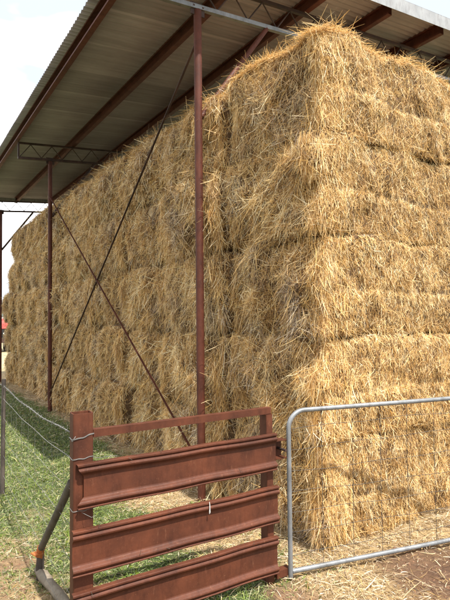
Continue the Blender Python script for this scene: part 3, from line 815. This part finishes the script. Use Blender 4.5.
# brace pole, its stub and the timber at its foot
brace = empty('brace_pole', (-1.81, .76, 0)); bb = Vector(brace.location)
tag(brace, 'dark slanting brace pole with rusty foot propping the red steel post', 'brace pole')
def KB(mb, name, mat_):
    o = mb.build(name, mat_, brace); o.matrix_parent_inverse = Matrix.Translation(-bb); return o
mb = MB(); mb.tube([(-1.82, .055, .83), (-1.815, .40, .53), (-1.81, .765, .215)], .0225, 14); KB(mb, 'pole', M_pipe)
mb = MB(); mb.tube([(-1.81, .752, .228), (-1.808, .79, .19), (-1.805, .80, .15), (-1.835, .80, .16)], .02, 8, True, [.026, .026, .022, .008]); 
mb.bar((-1.86, .775, .185), (-1.80, .79, .18), .05, .008); KB(mb, 'rusty_bracket', M_rust)
mb = MB(); mb.tube([(-1.803, .80, .19), (-1.805, .815, .08), (-1.80, .81, -.05)], .026, 9, True, [.022, .027, .03]); KB(mb, 'stub_post', M_wood)
# weathered timber
mb = MB(); g_ = random.Random(2)
P = [Vector((-1.815, .86, .045)), Vector((-1.80, .74, .045)), Vector((-1.785, .60, .04)), Vector((-1.77, .46, .035)), Vector((-1.755, .30, .03))]
mb.tube(P, .03, 6, True, [.020, .038, .031, .036, .026])
o = mb.build('timber_offcut', M_log)
tag(o, 'pale weathered timber offcut lying on the ground below the brace pole', 'timber')

# ------------------------------------------------------------------ far things glimpsed past the stack
# red truck, seen at the very left edge
tk = empty('parked_truck', (1.55, 26.6, 0), math.radians(0)); tag(tk, 'red truck with glazed cab parked beyond the far end of the stack', 'truck')
def slab(mb, prof, x0, x1_):        # profile in (y,z), extruded across x
    n = len(prof); mb.add([(x0, a, b_) for a, b_ in prof] + [(x1_, a, b_) for a, b_ in prof],
        [tuple(range(n))[::-1], tuple(range(n, 2*n))] + [(i, (i+1) % n, n+(i+1) % n, n+i) for i in range(n)])
mb = MB(); slab(mb, [(-1.02, 1.24), (-.98, 1.5), (-.8, 1.68), (-.2, 1.77), (1.5, 1.78), (1.5, 1.24)], -1.05, 1.05); mb.build('cab_body', M_truckred, tk)
mb = MB(); slab(mb, [(-.98, .62), (-1.0, 1.235), (1.48, 1.235), (1.48, .62)], -1.02, 1.02); mb.build('lower_body', M_black, tk)
mb = MB(); slab(mb, [(-.12, 1.78), (.18, 2.52), (1.45, 2.56), (1.5, 1.79)], -.98, .98); cabt = mb.build('cab_top', M_cream, tk)
mb = MB(); slab(mb, [(-.10, 1.87), (.14, 2.44), (.13, 2.46), (-.13, 1.88)], -.86, .86); mb.build('windscreen', M_glass, tk)
for sx_ in (-1, 1):
    mb = MB(); slab(mb, [(.12, 1.88), (.36, 2.42), (1.2, 2.44), (1.22, 1.88)], sx_*.984 - .006, sx_*.984 + .006); mb.build('side_window', M_glass, tk)
    mb = MB(); mb.tube([(sx_*.62, -1.03, .98), (sx_*.62, -.96, .98)], .06, 14); mb.build('headlight', M_lamp, tk)
mb = MB(); mb.box((-1.08, -1.16, .5), (1.08, -1.03, .72)); mb.build('bumper', M_darksteel, tk)
mb = MB()
for k in range(6): mb.box((-.45, -1.035, .80 + k*.07), (.45, -1.012 , .83 + k*.07))
mb.build('grille', M_black, tk)
mb = MB(); mb.box((-1.15, 1.62, .95), (1.15, 5.6, 1.08)); mb.box((-1.15, 1.62, 1.085), (1.15, 1.68, 1.8))
for k in range(6): mb.box((-1.13, 1.7 + k * .74, 1.085), (-1.09, 1.76 + k * .74, 1.5)); mb.box((1.09, 1.7 + k * .74, 1.085), (1.13, 1.76 + k * .74, 1.5))
mb.build('tray', M_wood, tk)
mb = MB(); mb.box((-.45, -.8, .5), (-.33, 5.5, .94)); mb.box((.33, -.8, .5), (.45, 5.5, .94)); mb.build('chassis', M_black, tk)
for (wx, wy) in ((-.9, 0), (.9, 0), (-.9, 3.9), (.9, 3.9)):
    mb = MB(); mb.tube([(wx-.13, wy, .46), (wx-.11, wy, .46), (wx+.11, wy, .46), (wx+.13, wy, .46)], .46, 24, True, [.40, .46, .46, .40]); w_ = mb.build('wheel', M_black, tk)
    mb = MB(); mb.tube([(wx-.14, wy, .46), (wx+.14, wy, .46)], .24, 16); mb.build('rim', M_chrome, w_)
# far grey farm building
fs_ = empty('farm_building', (-2.6, 52, 0), 0); tag(fs_, 'grey clad farm building far behind the stack', 'farm building')
mb = MB(); mb.box((-6, 0, 0), (6.1, 9, 4.6)); mb.build('wall', M_walls, fs_)
mb = MB(); slab(mb, [(-.4, 4.62), (4.5, 6.0), (9.4, 4.62), (9.4, 4.72), (4.5, 6.12), (-.4, 4.72)], -6.3, 6.4); mb.build('roof', M_barge, fs_)
mb = MB(); mb.box((-2, -.06, 0), (2, -.004, 3.6)); mb.build('door', M_darksteel, fs_)

# ------------------------------------------------------------------ light, sky, camera
sun_to = Vector((.02, -.53, 1.0)).normalized()
sun = bpy.data.lights.new('sun', 'SUN'); sun.energy = 5.0; sun.angle = math.radians(.6); sun.color = (1, .955, .88)
so = bpy.data.objects.new('sun', sun); COL.objects.link(so); so.rotation_euler = sun_to.to_track_quat('Z', 'Y').to_euler()
W = bpy.data.worlds.new('World'); S.world = W; W.use_nodes = True; nt = W.node_tree; L = nt.links
bg = nt.nodes['Background']
sky = nt.nodes.new('ShaderNodeTexSky'); sky.sky_type = 'NISHITA'; sky.sun_disc = False
sky.sun_elevation = math.asin(sun_to.z); sky.sun_rotation = math.atan2(sun_to.x, sun_to.y)
sky.air_density = 1.2; sky.dust_density = 2.5; sky.altitude = 300
tc = nt.nodes.new('ShaderNodeTexCoord'); mp = nt.nodes.new('ShaderNodeMapping'); mp.inputs['Scale'].default_value = (1, 1, 2.6)
L.new(tc.outputs['Generated'], mp.inputs[0]); nz = nt.nodes.new('ShaderNodeTexNoise'); nz.inputs['Scale'].default_value = 2.1; nz.inputs['Detail'].default_value = 6
L.new(mp.outputs[0], nz.inputs['Vector']); cr = nt.nodes.new('ShaderNodeValToRGB'); cr.color_ramp.elements[0].position = .22; cr.color_ramp.elements[1].position = .38
L.new(nz.outputs['Fac'], cr.inputs[0]); mx = nt.nodes.new('ShaderNodeMixRGB'); L.new(cr.outputs[0], mx.inputs[0]); L.new(sky.outputs[0], mx.inputs[1])
n2_ = nt.nodes.new('ShaderNodeTexNoise'); n2_.inputs['Scale'].default_value = 1.7; n2_.inputs['Detail'].default_value = 5; L.new(mp.outputs[0], n2_.inputs['Vector'])
c2_ = nt.nodes.new('ShaderNodeValToRGB'); c2_.color_ramp.elements[0].position = .47; c2_.color_ramp.elements[0].color = (.34, .38, .43, 1); c2_.color_ramp.elements[1].position = .58
L.new(n2_.outputs['Fac'], c2_.inputs[0]); vm = nt.nodes.new('ShaderNodeVectorMath'); vm.operation = 'SCALE'; vm.inputs['Scale'].default_value = 12.5
L.new(c2_.outputs[0], vm.inputs[0]); L.new(vm.outputs[0], mx.inputs[2])
L.new(mx.outputs[0], bg.inputs[0]); bg.inputs[1].default_value = .115

cam = bpy.data.cameras.new('camera'); co = bpy.data.objects.new('camera', cam); COL.objects.link(co); S.camera = co
cam.sensor_fit = 'VERTICAL'; cam.sensor_height = 24; cam.lens = 20.0; cam.clip_start = .05; cam.clip_end = 3000
Fw = Vector((0.55050665, 0.83410099, 0.0348995)); Rt = Vector((0.83476496, -0.55050699, -0.0104654)); Up = Vector((-0.01048321, -0.03489415, 0.99933603))
R = Matrix((Rt, Up, -Fw)).transposed().to_4x4()
co.matrix_world = Matrix.Translation((-2.6161139, -2.65414657, 1.7)) @ R
S.view_settings.view_transform = 'Standard'; S.view_settings.look = 'None'; S.view_settings.exposure = .92; S.view_settings.gamma = 1
S.view_settings.use_curve_mapping = False
S.cycles.max_bounces = 6; S.cycles.diffuse_bounces = 4
